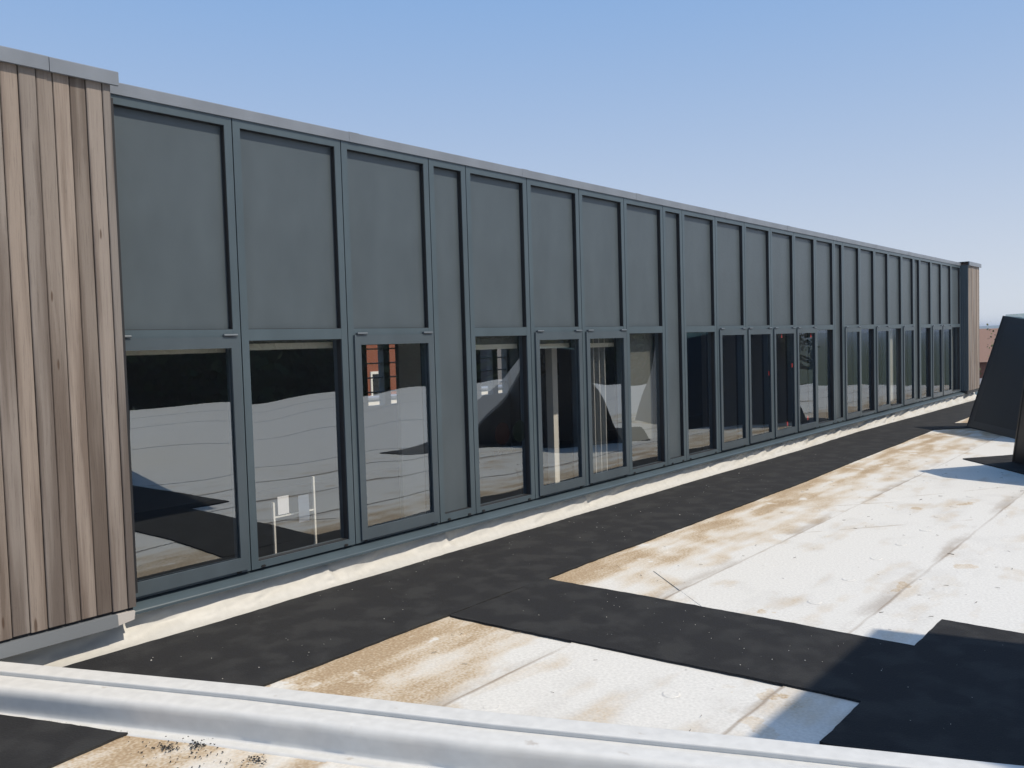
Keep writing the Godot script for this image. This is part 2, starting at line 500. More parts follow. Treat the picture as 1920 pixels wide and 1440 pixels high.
func build_school() -> void:
	var b := thing("school_building", "long school block with slate grey glazed curtain wall between two timber clad ends", "building")
	for k in range(1, 27):
		bay(b, k)
	# mullion cores that close the joints between the bays
	for k in range(1, 26):
		var x: float = JOINTS[k]
		box("mullion", Vector3(x - 0.03, 0.20, -0.14), Vector3(x + 0.03, 3.26, -0.1012), M.black_trim, b)
	# sill: sloped sheet with a rolled nose
	var st := start()
	var xa := -0.865
	var xb := 19.67
	quad(st, Vector3(xa, 0.190, 0.080), Vector3(xb, 0.190, 0.080), Vector3(xb, 0.2335, -0.09), Vector3(xa, 0.2335, -0.09))
	quad(st, Vector3(xa, 0.184, 0.085), Vector3(xb, 0.184, 0.085), Vector3(xb, 0.190, 0.080), Vector3(xa, 0.190, 0.080))
	quad(st, Vector3(xa, 0.168, 0.085), Vector3(xb, 0.168, 0.085), Vector3(xb, 0.184, 0.085), Vector3(xa, 0.184, 0.085))
	quad(st, Vector3(xa, 0.168, 0.0), Vector3(xb, 0.168, 0.0), Vector3(xb, 0.168, 0.085), Vector3(xa, 0.168, 0.085))
	obj("window_sill", st, M.frame, b)
	# copings
	var cj := [-0.83, 1.03, 3.07, 5.06, 7.22, 9.25, 11.3, 13.35, 15.4, 17.45, 19.68]
	for i in cj.size() - 1:
		coping_piece(b, cj[i] + 0.0015, cj[i + 1] - 0.0015, 3.2535, 3.327, 0.012, -0.42)
		if i > 0:
			var ss := start()
			bx(ss, Vector3(cj[i] - 0.05, 3.2525, 0.0125), Vector3(cj[i] + 0.05, 3.325, 0.0138))
			bx(ss, Vector3(cj[i] - 0.05, 3.3275, -0.40), Vector3(cj[i] + 0.05, 3.3288, 0.006))
			obj("joint_strap", ss, M.coping, b)
	box("parapet_core", Vector3(-0.8, 3.262, -0.40), Vector3(19.6, 3.318, -0.012), M.black_trim, b)
	# near timber end
	var rr := RandomNumberGenerator.new()
	rr.seed = 9
	var x := -0.8765
	box("corner_post", Vector3(-0.876, 0.30, -0.1), Vector3(-0.836, 3.2, 0.1), M.black_trim, b)
	var cs := start()
	board(cs, -0.9185, -0.874, 0.238, 3.262, 0.122, 0.153, 7, 0.03)
	obj("corner_board", cs, M.wood, b)
	x = -0.9195
	var order := [3, 11, 5, 14, 1, 9, 12, 0, 6, 10, 2, 15, 8, 4, 13]
	for i in 20:
		var bw := 0.0875 + rr.randf_range(-0.002, 0.002)
		var bs := start()
		board(bs, x - bw, x - 0.004, 0.240 + rr.randf_range(-0.003, 0.003), 3.262, 0.122, 0.148 + rr.randf_range(-0.004, 0.003), order[i % 15], 0.01 + 0.04 * (i / 15))
		obj("cladding_board", bs, M.wood, b)
		x -= bw + 0.0005
	box("backing_wall", Vector3(-2.7, 0.17, -0.4), Vector3(-0.88, 3.27, 0.1205), M.black_trim, b)
	coping_piece(b, -2.75, -1.215, 3.256, 3.335, 0.178, -0.45)
	coping_piece(b, -1.212, -0.836, 3.254, 3.333, 0.1795, -0.45)
	# base flashing under the boards, its end bare where the paint has gone
	var fs := start()
	hexa(fs, [Vector3(-2.7, 0.150, 0.166), Vector3(-0.99, 0.150, 0.166), Vector3(-0.99, 0.150, 0.10), Vector3(-2.7, 0.150, 0.10), Vector3(-2.7, 0.218, 0.160), Vector3(-0.99, 0.218, 0.160), Vector3(-0.99, 0.222, 0.10), Vector3(-2.7, 0.222, 0.10)])
	obj("base_flashing", fs, M.plinth, b)
	var fe := start()
	hexa(fe, [Vector3(-0.99, 0.156, 0.1665), Vector3(-0.895, 0.168, 0.164), Vector3(-0.895, 0.168, 0.10), Vector3(-0.99, 0.156, 0.10), Vector3(-0.99, 0.218, 0.1605), Vector3(-0.885, 0.214, 0.158), Vector3(-0.885, 0.218, 0.10), Vector3(-0.99, 0.222, 0.10)])
	tag(obj("flashing_end", fe, M.bare, b), "bare metal end of the base flashing with the paint worn off")
	# far timber end
	x = 19.70
	for i in 13:
		var bw := 0.0875 + rr.randf_range(-0.002, 0.002)
		var bs := start()
		board(bs, x, x + bw - 0.004, 0.25, 3.262, 0.14, 0.166 + rr.randf_range(-0.006, 0.006), order[(i * 4 + 1) % 15], 0.02)
		obj("cladding_board", bs, M.wood, b)
		x += bw
	for i in 4:
		# flank boards looking back along the wall; dark frame grey imitates shaded timber
		var bs := start()
		var z0 := -0.01 + i * 0.0445
		bx(bs, Vector3(19.676, 0.25, z0), Vector3(19.698, 3.262, z0 + 0.041))
		obj("flank_board", bs, M.frame, b)
	box("backing_wall", Vector3(19.7, 0.17, -0.4), Vector3(20.85, 3.27, 0.138), M.black_trim, b)
	coping_piece(b, 19.64, 20.90, 3.250, 3.345, 0.205, -0.45)
	# ---- the room behind the glass
	box("interior_floor", Vector3(-2.7, -0.7, -7.2), Vector3(20.8, -0.6, -0.16), M.carpet, b)
	box("interior_ceiling", Vector3(-2.7, 1.95, -7.2), Vector3(20.8, 2.05, -0.16), M.pale_wall, b)
	box("interior_end_wall", Vector3(-2.8, -0.7, -7.2), Vector3(-2.7, 2.05, -0.16), M.dark_wall, b)
	box("interior_end_wall", Vector3(20.8, -0.7, -7.2), Vector3(20.9, 2.05, -0.16), M.dark_wall, b)
	box("roof_deck", Vector3(-2.7, 3.10, -7.4), Vector3(20.8, 3.23, -0.42), M.slate, b)
	box("upstand_wall", Vector3(-2.7, -0.7, -0.155), Vector3(20.8, 0.172, -0.02), M.dark_wall, b)
	# rear wall with a band of windows
	box("rear_wall", Vector3(-2.7, -0.7, -7.4), Vector3(6.7, 3.10, -7.2), M.dark_wall, b)
	box("rear_wall", Vector3(12.1, -0.7, -7.4), Vector3(20.8, 3.10, -7.2), M.dark_wall, b)
	box("rear_wall", Vector3(6.7, -0.7, -7.4), Vector3(12.1, 0.62, -7.2), M.dark_wall, b)
	box("rear_wall", Vector3(6.7, 1.76, -7.4), Vector3(12.1, 3.10, -7.2), M.dark_wall, b)
	for mu in [[6.95, 0.30], [7.735, 0.075], [8.45, 0.12], [9.0, 0.1], [9.62, 0.22], [10.25, 0.13], [10.85, 0.08], [11.35, 0.10], [11.9, 0.2]]:
		box("rear_mullion", Vector3(mu[0] - mu[1], 0.62, -7.38), Vector3(mu[0] + mu[1], 1.76, -7.22), M.dark_wall, b)
	for i in 4:
		box("rear_glazing_bar", Vector3(6.7, 0.86 + i * 0.27, -7.33), Vector3(12.1, 0.885 + i * 0.27, -7.29), M.paper, b)
	# partitions across the room
	for px in [[11.3, -1.2], [12.9, -0.9]]:
		box("partition_wall", Vector3(px[0], -0.6, -7.2), Vector3(px[0] + 0.12, 1.95, -7.2 + absf(px[1]) * 0.8), M.dark_wall, b)
	box("back_screen", Vector3(11.45, -0.6, -2.6), Vector3(20.8, 1.95, -2.5), M.dark_wall, b)
	box("interior_column", Vector3(2.74, -0.6, -1.50), Vector3(3.10, 1.95, -1.45), M.pale_wall, b)
	tag(box("white_post", Vector3(4.16, -0.6, -0.66), Vector3(4.25, 1.95, -0.57), M.white_paint, b), "white square post standing just inside the glass")
	# blinds at their different drops; the last, pale one imitates a reflection
	blind(b, 1, 1.755)
	blind(b, 2, 1.765)
	blind(b, 5, 1.71)
	blind(b, 6, 1.70)
	blind(b, 7, 1.69)
	blind(b, 8, 0.55, false)
	blind(b, 26, 0.25, false)
	blind(b, 20, 0.35, false, M.pale_wall)  # added pale sheet imitating a whitish reflection in this pane
	# slats of a vertical blind drawn half way
	for i in 6:
		var sx := 4.02 + i * 0.105
		var ss := start()
		bx(ss, Vector3(sx, 0.2, -0.21), Vector3(sx + 0.012, 1.85, -0.15))
		obj("blind_slat", ss, M.pale_wall, b)
	# two round motifs and the name stuck inside the glass of one bay
	for c in [[2.71, M.decal_red, 0.105], [2.96, M.decal, 0.10]]:
		var ds := start()
		for i in 28:
			var p := TAU * i / 28.0
			var q := TAU * (i + 1) / 28.0
			tri(ds, Vector3(c[0], 0.89, -0.060), Vector3(c[0] + cos(p) * c[2], 0.89 + sin(p) * c[2], -0.060), Vector3(c[0] + cos(q) * c[2], 0.89 + sin(q) * c[2], -0.060))
		obj("round_sticker", ds, c[1], b)
	var tm := TextMesh.new()
	var sf := SystemFont.new()
	sf.font_names = PackedStringArray(["Droid Sans"])
	sf.font_weight = 700
	tm.font = sf
	tm.text = "Ladybirds"
	tm.font_size = 32
	tm.pixel_size = 0.0021
	tm.depth = 0.001
	var to := MeshInstance3D.new()
	to.name = "sticker_lettering"
	to.mesh = tm
	to.material_override = M.ink
	b.add_child(to, true)
	to.position = Vector3(2.735, 0.722, -0.061)
	for p in [[8.52, 1.18], [9.36, 1.26], [8.72, 1.70], [8.98, 1.71], [9.15, 0.40], [9.62, 0.41], [9.95, 0.42], [10.12, 1.70]]:
		var rs := start()
		bx(rs, Vector3(p[0] - 0.018, p[1] - 0.03, -0.012), Vector3(p[0] + 0.018, p[1] + 0.03, -0.010))
		obj("red_sticker", rs, M.red, b)

func spotlight(at: Vector3, turn: float, label: String) -> void:
	var t := thing("stage_spotlight", label, "spotlight", at, "stage lights hung inside the hall")
	t.rotation.y = turn
	var st := start()
	tube(st, Vector3(0, 0, 0.11), Vector3(0, 0, -0.13), 0.075, 0.06, 14)
	obj("lamp_body", st, M.spot_black, t)
	st = start()
	for s in [-1, 1]:
		bx(st, Vector3(s * 0.088 - 0.004, -0.01, -0.015), Vector3(s * 0.088 + 0.004, 0.14, 0.015))
	bx(st, Vector3(-0.092, 0.14, -0.015), Vector3(0.092, 0.15, 0.015))
	tube(st, Vector3(0, 0.15, 0), Vector3(0, 0.36, 0), 0.012, 0.012, 8)
	obj("yoke", st, M.spot_black, t)
	for s in [-1, 1]:
		st = start()
		hexa(st, [Vector3(s * 0.07, -0.06, 0.11), Vector3(s * 0.14, -0.075, 0.2), Vector3(s * 0.144, -0.075, 0.197), Vector3(s * 0.074, -0.06, 0.107), Vector3(s * 0.07, 0.06, 0.11), Vector3(s * 0.14, 0.075, 0.2), Vector3(s * 0.144, 0.075, 0.197), Vector3(s * 0.074, 0.06, 0.107)])
		obj("barn_door", st, M.spot_black, t)

# ---------------------------------------------------------------- the roof
func sheet_quad(st: SurfaceTool, a: Vector3, b: Vector3, c: Vector3, d: Vector3) -> void:
	var n := (b - a).cross(c - a).normalized()
	var vs := [a, b, c, d]
	for k in [0, 2, 1, 0, 3, 2]:
		var p: Vector3 = vs[k]
		st.set_normal(n)
		st.set_uv(Vector2((p.x + 4.0) / 16.0, p.z / 6.0))
		st.set_uv2(Vector2(p.x * 0.8, p.z * 0.8))
		st.add_vertex(p)

func build_roof() -> void:
	var r := structure("flat_roof", "flat roof of white single ply membrane stained brown beside the mats")
	box("roof_slab", Vector3(-14, -0.45, 0.0), Vector3(26, -0.02, 21.0), M.slate, r)
	box("lower_wall", Vector3(-14, -4.1, 0.1), Vector3(26, -0.45, 20.9), M.brick, r)
	# membrane sheets laid shingle-wise: each laps 6 mm over the next
	var edges := [0.02, 1.0, 2.2, 3.4, 4.6, 5.8, 9.4, 13.6, 17.0, 20.98]
	var wav := nz(0.5, 51, 2)
	for i in edges.size() - 1:
		var za: float = edges[i]
		var zb: float = edges[i + 1] + (0.06 if i < edges.size() - 2 else 0.0)
		var st := start()
		var n := 40
		for k in n:
			var x0 := -14.0 + 40.0 * k / n
			var x1 := -14.0 + 40.0 * (k + 1) / n
			var a0 := za + 0.012 * wav.get_noise_2d(x0, za)
			var a1 := za + 0.012 * wav.get_noise_2d(x1, za)
			var b0 := zb + 0.012 * wav.get_noise_2d(x0, zb)
			var b1 := zb + 0.012 * wav.get_noise_2d(x1, zb)
			sheet_quad(st, Vector3(x0, -0.006, b0), Vector3(x1, -0.006, b1), Vector3(x1, 0.0, a1), Vector3(x0, 0.0, a0))
			sheet_quad(st, Vector3(x1, -0.012, a1), Vector3(x0, -0.012, a0), Vector3(x0, 0.0, a0), Vector3(x1, 0.0, a1))
		obj("membrane_sheet", st, M.roof if za < 5.0 else M.roof_plain, r)
	# cover strips welded over the ends of sheets
	for s in [[Vector3(2.26, 0, 1.82), Vector3(1.60, 0, 2.62), 0.085]]:
		var d: Vector3 = (s[1] - s[0]).normalized()
		var o: Vector3 = d.cross(Vector3.UP) * s[2] * 0.5
		var st := start()
		var y := 0.0015
		var p := [s[0] - o, s[1] - o, s[1] + o, s[0] + o]
		sheet_quad(st, p[0] + Vector3(0, y, 0), p[1] + Vector3(0, y, 0), p[2] + Vector3(0, y, 0), p[3] + Vector3(0, y, 0)) if (p[1] - p[0]).cross(p[2] - p[0]).y > 0 else sheet_quad(st, p[3] + Vector3(0, y, 0), p[2] + Vector3(0, y, 0), p[1] + Vector3(0, y, 0), p[0] + Vector3(0, y, 0))
		for k in 4:
			var a: Vector3 = p[k]
			var b: Vector3 = p[(k + 1) % 4]
			var mid: Vector3 = (p[0] + p[2]) * 0.5
			if (b - a).cross(Vector3.UP).dot((a + b) * 0.5 - mid) < 0:
				var t := a
				a = b
				b = t
			sheet_quad(st, a + Vector3(0, -0.012, 0), b + Vector3(0, -0.012, 0), b + Vector3(0, y, 0), a + Vector3(0, y, 0))
		obj("cover_strip", st, M.roof, r)
	# fixing plates that print through the membrane as low rings
	var rr := RandomNumberGenerator.new()
	rr.seed = 71
	for lane in [1.56, 2.42, 3.02, 3.62, 4.2]:
		for k in 16:
			var c := Vector3(-0.9 + k * 0.62 + rr.randf_range(-0.05, 0.05), -0.003, lane + rr.randf_range(-0.03, 0.03))
			var st := start()
			for i in 20:
				var p := TAU * i / 20.0
				var q := TAU * (i + 1) / 20.0
				var e := Vector3(cos(p), 0, sin(p))
				var f := Vector3(cos(q), 0, sin(q))
				var up := Vector3(0, 0.0034, 0)
				sheet_quad(st, c + f * 0.046, c + e * 0.046, c + e * 0.038 + up, c + f * 0.038 + up)
				sheet_quad(st, c + f * 0.038 + up, c + e * 0.038 + up, c + e * 0.026 + up * 0.8, c + f * 0.026 + up * 0.8)
				sheet_quad(st, c + f * 0.026 + up * 0.8, c + e * 0.026 + up * 0.8, c + up * 0.85, c + up * 0.85) if false else tri_uv(st, c + f * 0.026 + up * 0.8, c + e * 0.026 + up * 0.8, c + up * 0.85)
			obj("fixing_plate", st, M.roof, r)
	# the membrane dressed up the wall, rucked along its length
	var a1 := nz(1.0, 61, 3)
	var a2 := nz(2.6, 62, 2)
	var dia := nz(0.35, 63, 1)
	var prof := [[0.172, 0.004], [0.150, 0.007], [0.130, 0.011], [0.110, 0.016], [0.090, 0.023], [0.071, 0.032], [0.054, 0.044], [0.038, 0.059], [0.024, 0.079], [0.013, 0.104], [0.008, 0.133], [0.006, 0.180], [0.004, 0.215], [-0.011, 0.216]]
	var nx := 960
	var grid := []
	for i in nx + 1:
		var x := -3.2 + 24.2 * i / nx
		var row := []
		var rough := 1.0 + 0.9 * smoothstep(6.0, 9.0, x)
		for j in prof.size():
			var t := float(j) / 12.0
			var env := sin(PI * clampf((t - 0.06) / 0.84, 0, 1))
			var ruck := a1.get_noise_2d(x * 1.25 + t * 0.9, t * 0.5) * 0.034 + a2.get_noise_2d(x * 1.3 - t * 1.1, t * 0.9) * 0.011
			# sharp creases now and then
			var cr := 0.0
			for c in [0.62, 1.86, 3.9, 6.55, 7.62, 8.25, 8.9, 9.3, 9.8]:
				var d: float = x - c - t * 0.10 + 0.05
				cr += 0.026 * exp(-pow(d / 0.026, 2.0)) - 0.016 * exp(-pow((d - 0.055) / 0.035, 2.0))
			# the far end is gathered in slanting pleats
			if x > 12.8:
				var ph := (x + t * 0.42) * TAU / 0.52 + 2.5 * dia.get_noise_1d(x)
				cr += (pow(0.5 + 0.5 * sin(ph), 2.0) - 0.35) * 0.034 * smoothstep(12.8, 14.2, x)
			var out := env * (ruck * rough + cr)
			# where the wall foot swells out
			var swell := 0.0
			if x > 9.0:
				swell = 0.06 * smoothstep(14.5, 19.5, x) * t - 0.10 * exp(-pow((x - 12.3) / 1.2, 2.0)) * t * 0.6
			row.append(Vector3(x, prof[j][0] + out * 0.35, prof[j][1] + out * 0.95 + swell + (0.010 * a1.get_noise_1d(x * 0.8) * t)))
		grid.append(row)
	var fs := start()
	fs.set_smooth_group(0)
	for i in nx:
		for j in prof.size() - 1:
			var p := [grid[i][j + 1], grid[i + 1][j + 1], grid[i + 1][j], grid[i][j]]
			for k in [0, 2, 1, 0, 3, 2]:
				fs.set_uv(Vector2(p[k].x, p[k].z))
				fs.add_vertex(p[k])
	fs.generate_normals()
	tag(obj("upstand_flashing", fs, M.flashing, r), "rucked white membrane dressed up the foot of the wall")

func tri_uv(st: SurfaceTool, a: Vector3, b: Vector3, c: Vector3) -> void:
	var n := (b - a).cross(c - a).normalized()
	for p in [a, c, b]:
		st.set_normal(n)
		st.set_uv(Vector2((p.x + 4.0) / 16.0, p.z / 6.0))
		st.set_uv2(Vector2(p.x * 0.8, p.z * 0.8))
		st.add_vertex(p)

func rubber_mat(label: String, poly: Array, y: float, thick := 0.012) -> void:
	# a sheet of bound rubber crumb with a slightly crumbled edge
	var t := thing("rubber_mat", label, "mat", Vector3(poly[0].x, y, poly[0].y), "black rubber walkway mats")
	var n := nz(9.0, 81, 2)
	var pts := PackedVector2Array()
	for k in poly.size():
		var a: Vector2 = poly[k]
		var b: Vector2 = poly[(k + 1) % poly.size()]
		var steps := maxi(2, int(a.distance_to(b) / 0.045))
		var d := (b - a).normalized().orthogonal()
		for i in steps:
			var p := a.lerp(b, float(i) / steps)
			pts.append(p + d * (n.get_noise_2dv(p) * 0.006 + nz(0.9, 82, 1).get_noise_2dv(p) * 0.010) * (1.0 if i > 0 else 0.0))
	var st := start()
	var idx := Geometry2D.triangulate_polygon(pts)
	var at := func(p: Vector2, h: float) -> Vector3: return Vector3(p.x - poly[0].x, h, p.y - poly[0].y)
	for k in range(0, idx.size(), 3):
		var q := [pts[idx[k]], pts[idx[k + 1]], pts[idx[k + 2]]]
		var area: float = (q[1] - q[0]).cross(q[2] - q[0])
		# clockwise seen from above
		var seq := [0, 1, 2] if area > 0 else [0, 2, 1]
		for i in seq:
			st.set_normal(Vector3.UP)
			st.set_uv(q[i] * 0.5)
			st.add_vertex(at.call(q[i], thick))
	var cw := Geometry2D.is_polygon_clockwise(pts)
	for k in pts.size():
		var a := pts[k]
		var b := pts[(k + 1) % pts.size()]
		var va: Vector3 = at.call(a, 0.0)
		var vb: Vector3 = at.call(b, 0.0)
		var h := Vector3(0, thick, 0)
		var uv := [a * 0.5, b * 0.5, b * 0.5 + Vector2(0, 0.006), a * 0.5 + Vector2(0, 0.006)]
		if cw:
			quad(st, va, vb, vb + h, va + h, uv)
		else:
			quad(st, vb, va, va + h, vb + h, uv)
	obj("rubber_sheet", st, M.rubber, t)

func build_mats() -> void:
	var v := func(x: float, z: float) -> Vector2: return Vector2(x, z)
	rubber_mat("longest black rubber mat running along the foot of the grey wall", [v.call(-1.52, 0.165), v.call(3.6, 0.150), v.call(6.4, 0.152), v.call(6.4, 1.255), v.call(3.6, 1.27), v.call(-1.14, 1.29)], 0.0)
	rubber_mat("black rubber mat along the far half of the wall foot", [v.call(6.406, 0.152), v.call(9.0, 0.165), v.call(11.9, 0.10), v.call(14.0, 0.145), v.call(19.9, 0.26), v.call(19.9, 1.02), v.call(14.4, 1.10), v.call(12.8, 1.10), v.call(6.406, 1.255)], 0.0)
	rubber_mat("black rubber mat crossing the white roof from the wall mat", [v.call(0.575, 1.296), v.call(1.585, 1.285), v.call(1.63, 2.45), v.call(1.645, 3.785), v.call(0.755, 3.785), v.call(0.70, 2.9)], 0.0)
	rubber_mat("broad black rubber mat in shadow at the lower right", [v.call(0.24, 3.768), v.call(2.19, 3.772), v.call(2.18, 4.9), v.call(1.9, 6.6), v.call(0.6, 6.6)], 0.0, 0.0135)
	rubber_mat("slanting black rubber mat half hidden at the right edge of the photo", [v.call(9.30, 2.32), v.call(11.2, 3.66), v.call(8.6, 6.4), v.call(5.9, 5.35), v.call(8.28, 3.20)], 0.0)
	rubber_mat("black rubber mat under the foot of the farthest slanted hood", [v.call(12.82, 1.106), v.call(14.05, 1.106), v.call(14.3, 1.55), v.call(14.3, 2.6), v.call(12.3, 2.9), v.call(11.7, 2.75), v.call(13.35, 1.55)], 0.0)
	rubber_mat("black rubber mat in the near left corner before the white parapet", [v.call(-1.80, 0.48), v.call(-1.484, 1.268), v.call(-1.83, 1.31), v.call(-2.7, 1.45), v.call(-3.2, 0.55), v.call(-2.4, 0.30)], 0.0)

func sweep(called: String, path: Array, prof: Array, m: Material, parent: Node, smooth := true) -> void:
	# prof: (s across from the back edge, y); path: back-edge points on the roof
	var st := start()
	var rows := []
	var wob := nz(1.4, 91, 3)
	for i in path.size():
		var a: Vector3 = path[maxi(i - 1, 0)]
		var b: Vector3 = path[mini(i + 1, path.size() - 1)]
		var d := (b - a).normalized()
		var across := d.cross(Vector3.UP).normalized()
		var row := []
		for p in prof:
			var wv: float = wob.get_noise_2d(path[i].z * 1.1 + path[i].x, p[0] * 2.0) * (0.005 if p[1] < 0.12 and p[0] > 0.15 else 0.0005)
			row.append(path[i] + across * (p[0] + wv) + Vector3(0, p[1] + wv * 0.4, 0))
		rows.append(row)
	for i in rows.size() - 1:
		for j in prof.size() - 1:
			var q := [rows[i][j], rows[i][j + 1], rows[i + 1][j + 1], rows[i + 1][j]]
			if smooth:
				st.set_smooth_group(0)
			else:
				st.set_smooth_group(-1)
			for k in [0, 2, 1, 0, 3, 2]:
				st.set_uv(Vector2(i * 0.1, j * 0.1))
				st.add_vertex(q[k])
	st.generate_normals()
	obj(called, st, m, parent)

func build_parapet() -> void:
	var t := thing("roof_parapet", "low white membrane covered parapet with a grooved cap across the foreground", "parapet")
	var ctrl := [Vector3(-2.36, 0, -0.9 + 0.02), Vector3(-1.98, 0, -0.55), Vector3(-1.636, 0, 0.222), Vector3(-1.032, 0, 1.602), Vector3(-0.582, 0, 2.724), Vector3(-0.166, 0, 3.678), Vector3(0.184, 0, 4.524), Vector3(0.62, 0, 5.6), Vector3(1.0, 0, 6.6)]
	ctrl[0] = Vector3(-1.82, 0, -0.20)
	ctrl[1] = Vector3(-1.73, 0, 0.005)
	var path := []
	for i in range(1, ctrl.size() - 1):
		for k in 24:
			path.append(ctrl[i].lerp(ctrl[i + 1], k / 24.0))
	path.append(ctrl[-1])
	# across points to the camera's side
	sweep("cap_board", path, [[0.0, -0.01], [0.0, 0.149], [0.0006, 0.1555], [0.0022, 0.1582], [0.005, 0.1592], [0.009, 0.1595], [0.094, 0.1580], [0.100, 0.1576], [0.1035, 0.1566], [0.1055, 0.1545], [0.1062, 0.151], [0.1062, 0.149], [0.103, 0.138], [0.099, 0.120]], M.parapet, t)
	sweep("membrane_apron", path, [[0.094, 0.133], [0.100, 0.133], [0.149, 0.1345], [0.1503, 0.1346], [0.1506, 0.1385], [0.152, 0.1386], [0.203, 0.1383], [0.210, 0.1378], [0.218, 0.1362], [0.226, 0.1325], [0.233, 0.124], [0.238, 0.110], [0.237, 0.090], [0.233, 0.055], [0.230, 0.030], [0.2285, 0.012], [0.231, 0.006], [0.240, 0.004], [0.262, 0.003], [0.285, 0.0025], [0.287, -0.008]], M.parapet, t)

func wedge(called: String, label: String, base: Array, top: Array, group: String) -> void:
	# base and top: front right, front left, back left, back right as (x, y, z)
	var c := Vector3.ZERO
	for p in base:
		c += p / 4.0
	var t := thing(called, label, "roof hood", c, group)
	var b := []
	var u := []
	for k in 4:
		b.append(base[k] - c)
		u.append(top[k] - c)
	var face := func(name_: String, q: Array, m: Material) -> void:
		var st := start()
		var mid: Vector3 = (q[0] + q[1] + q[2] + q[3]) * 0.25
		var inner := Vector3(0, 0.5, 0)
		var n: Vector3 = (q[1] - q[0]).cross(q[2] - q[0]).normalized()
		if n.dot(mid - inner) < 0:
			q = [q[3], q[2], q[1], q[0]]
			n = -n
		var off := n * -0.03
		quad(st, q[0], q[1], q[2], q[3])
		quad(st, q[3] + off, q[2] + off, q[1] + off, q[0] + off)
		for k in 4:
			var j := (k + 1) % 4
			quad(st, q[j], q[k], q[k] + off, q[j] + off)
		obj(name_, st, m, t)
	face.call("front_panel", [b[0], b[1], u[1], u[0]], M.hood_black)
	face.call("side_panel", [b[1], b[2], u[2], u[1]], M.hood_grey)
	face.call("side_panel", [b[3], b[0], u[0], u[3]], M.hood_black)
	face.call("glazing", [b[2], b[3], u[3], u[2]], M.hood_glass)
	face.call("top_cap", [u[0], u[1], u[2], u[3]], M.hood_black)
	# a glazing upstand that stands proud of the cap
	var st := start()
	var e: Vector3 = (u[2] - u[1]) * 0.15
	var hy: float = maxf(u[0].y, u[1].y)
	var a: Vector3 = u[1] + e
	var d: Vector3 = u[0] + e
	quad(st, a, d, Vector3(d.x, hy + 0.02, d.z), Vector3(a.x, hy + 0.03, a.z))
	quad(st, d + e * 0.1, a + e * 0.1, Vector3(a.x, hy + 0.03, a.z) + e * 0.1, Vector3(d.x, hy + 0.02, d.z) + e * 0.1)
	obj("upstand_pane", st, M.hood_glass, t)

func build_hoods() -> void:
	var V := func(x: float, y: float, z: float) -> Vector3: return Vector3(x, y, z)
	wedge("rooflight_hood", "farthest black slanted hood leaning at the right edge of the white roof",
		[V.call(13.6, 0, 1.43), V.call(11.4, 0, 2.83), V.call(12.6, 0, 4.7), V.call(14.8, 0, 3.3)],
		[V.call(13.42, 1.937, 2.04), V.call(11.84, 1.66, 3.47), V.call(12.0, 1.62, 3.72), V.call(13.58, 1.9, 2.29)], "black hoods standing on the roof")
	wedge("rooflight_hood", "nearer black hood whose edge just enters the photo at right",
		[V.call(9.25, 0, 2.9), V.call(7.2, 0, 4.65), V.call(8.3, 0, 6.2), V.call(10.4, 0, 4.4)],
		[V.call(8.31, 1.6, 3.25), V.call(7.91, 1.6, 3.64), V.call(8.1, 1.57, 3.95), V.call(8.5, 1.57, 3.56)], "black hoods standing on the roof")
	# the stair tower whose shadow lies over the mats at the lower right
	var t := thing("stair_tower", "dark stair tower beside the roof casting a square shadow", "tower", Vector3(1.78, 0, 8.3))
	box("tower_wall", Vector3(-0.865, -0.02, -1.17), Vector3(0.87, 4.93, 1.2), M.panel, t)
	box("tower_coping", Vector3(-0.87, 4.93, -1.175), Vector3(0.872, 5.0, 1.21), M.coping, t)

func scatter(called: String, label: String, m: Material, mesh: Mesh, places: Array) -> void:
	var mm := MultiMesh.new()
	mm.transform_format = MultiMesh.TRANSFORM_3D
	mm.mesh = mesh
	mm.instance_count = places.size()
	for i in places.size():
		mm.set_instance_transform(i, places[i])
	var o := MultiMeshInstance3D.new()
	o.name = numbered(called)
	o.multimesh = mm
	o.material_override = m
	add_child(o)
	tag(o, label, "", "", "stuff")

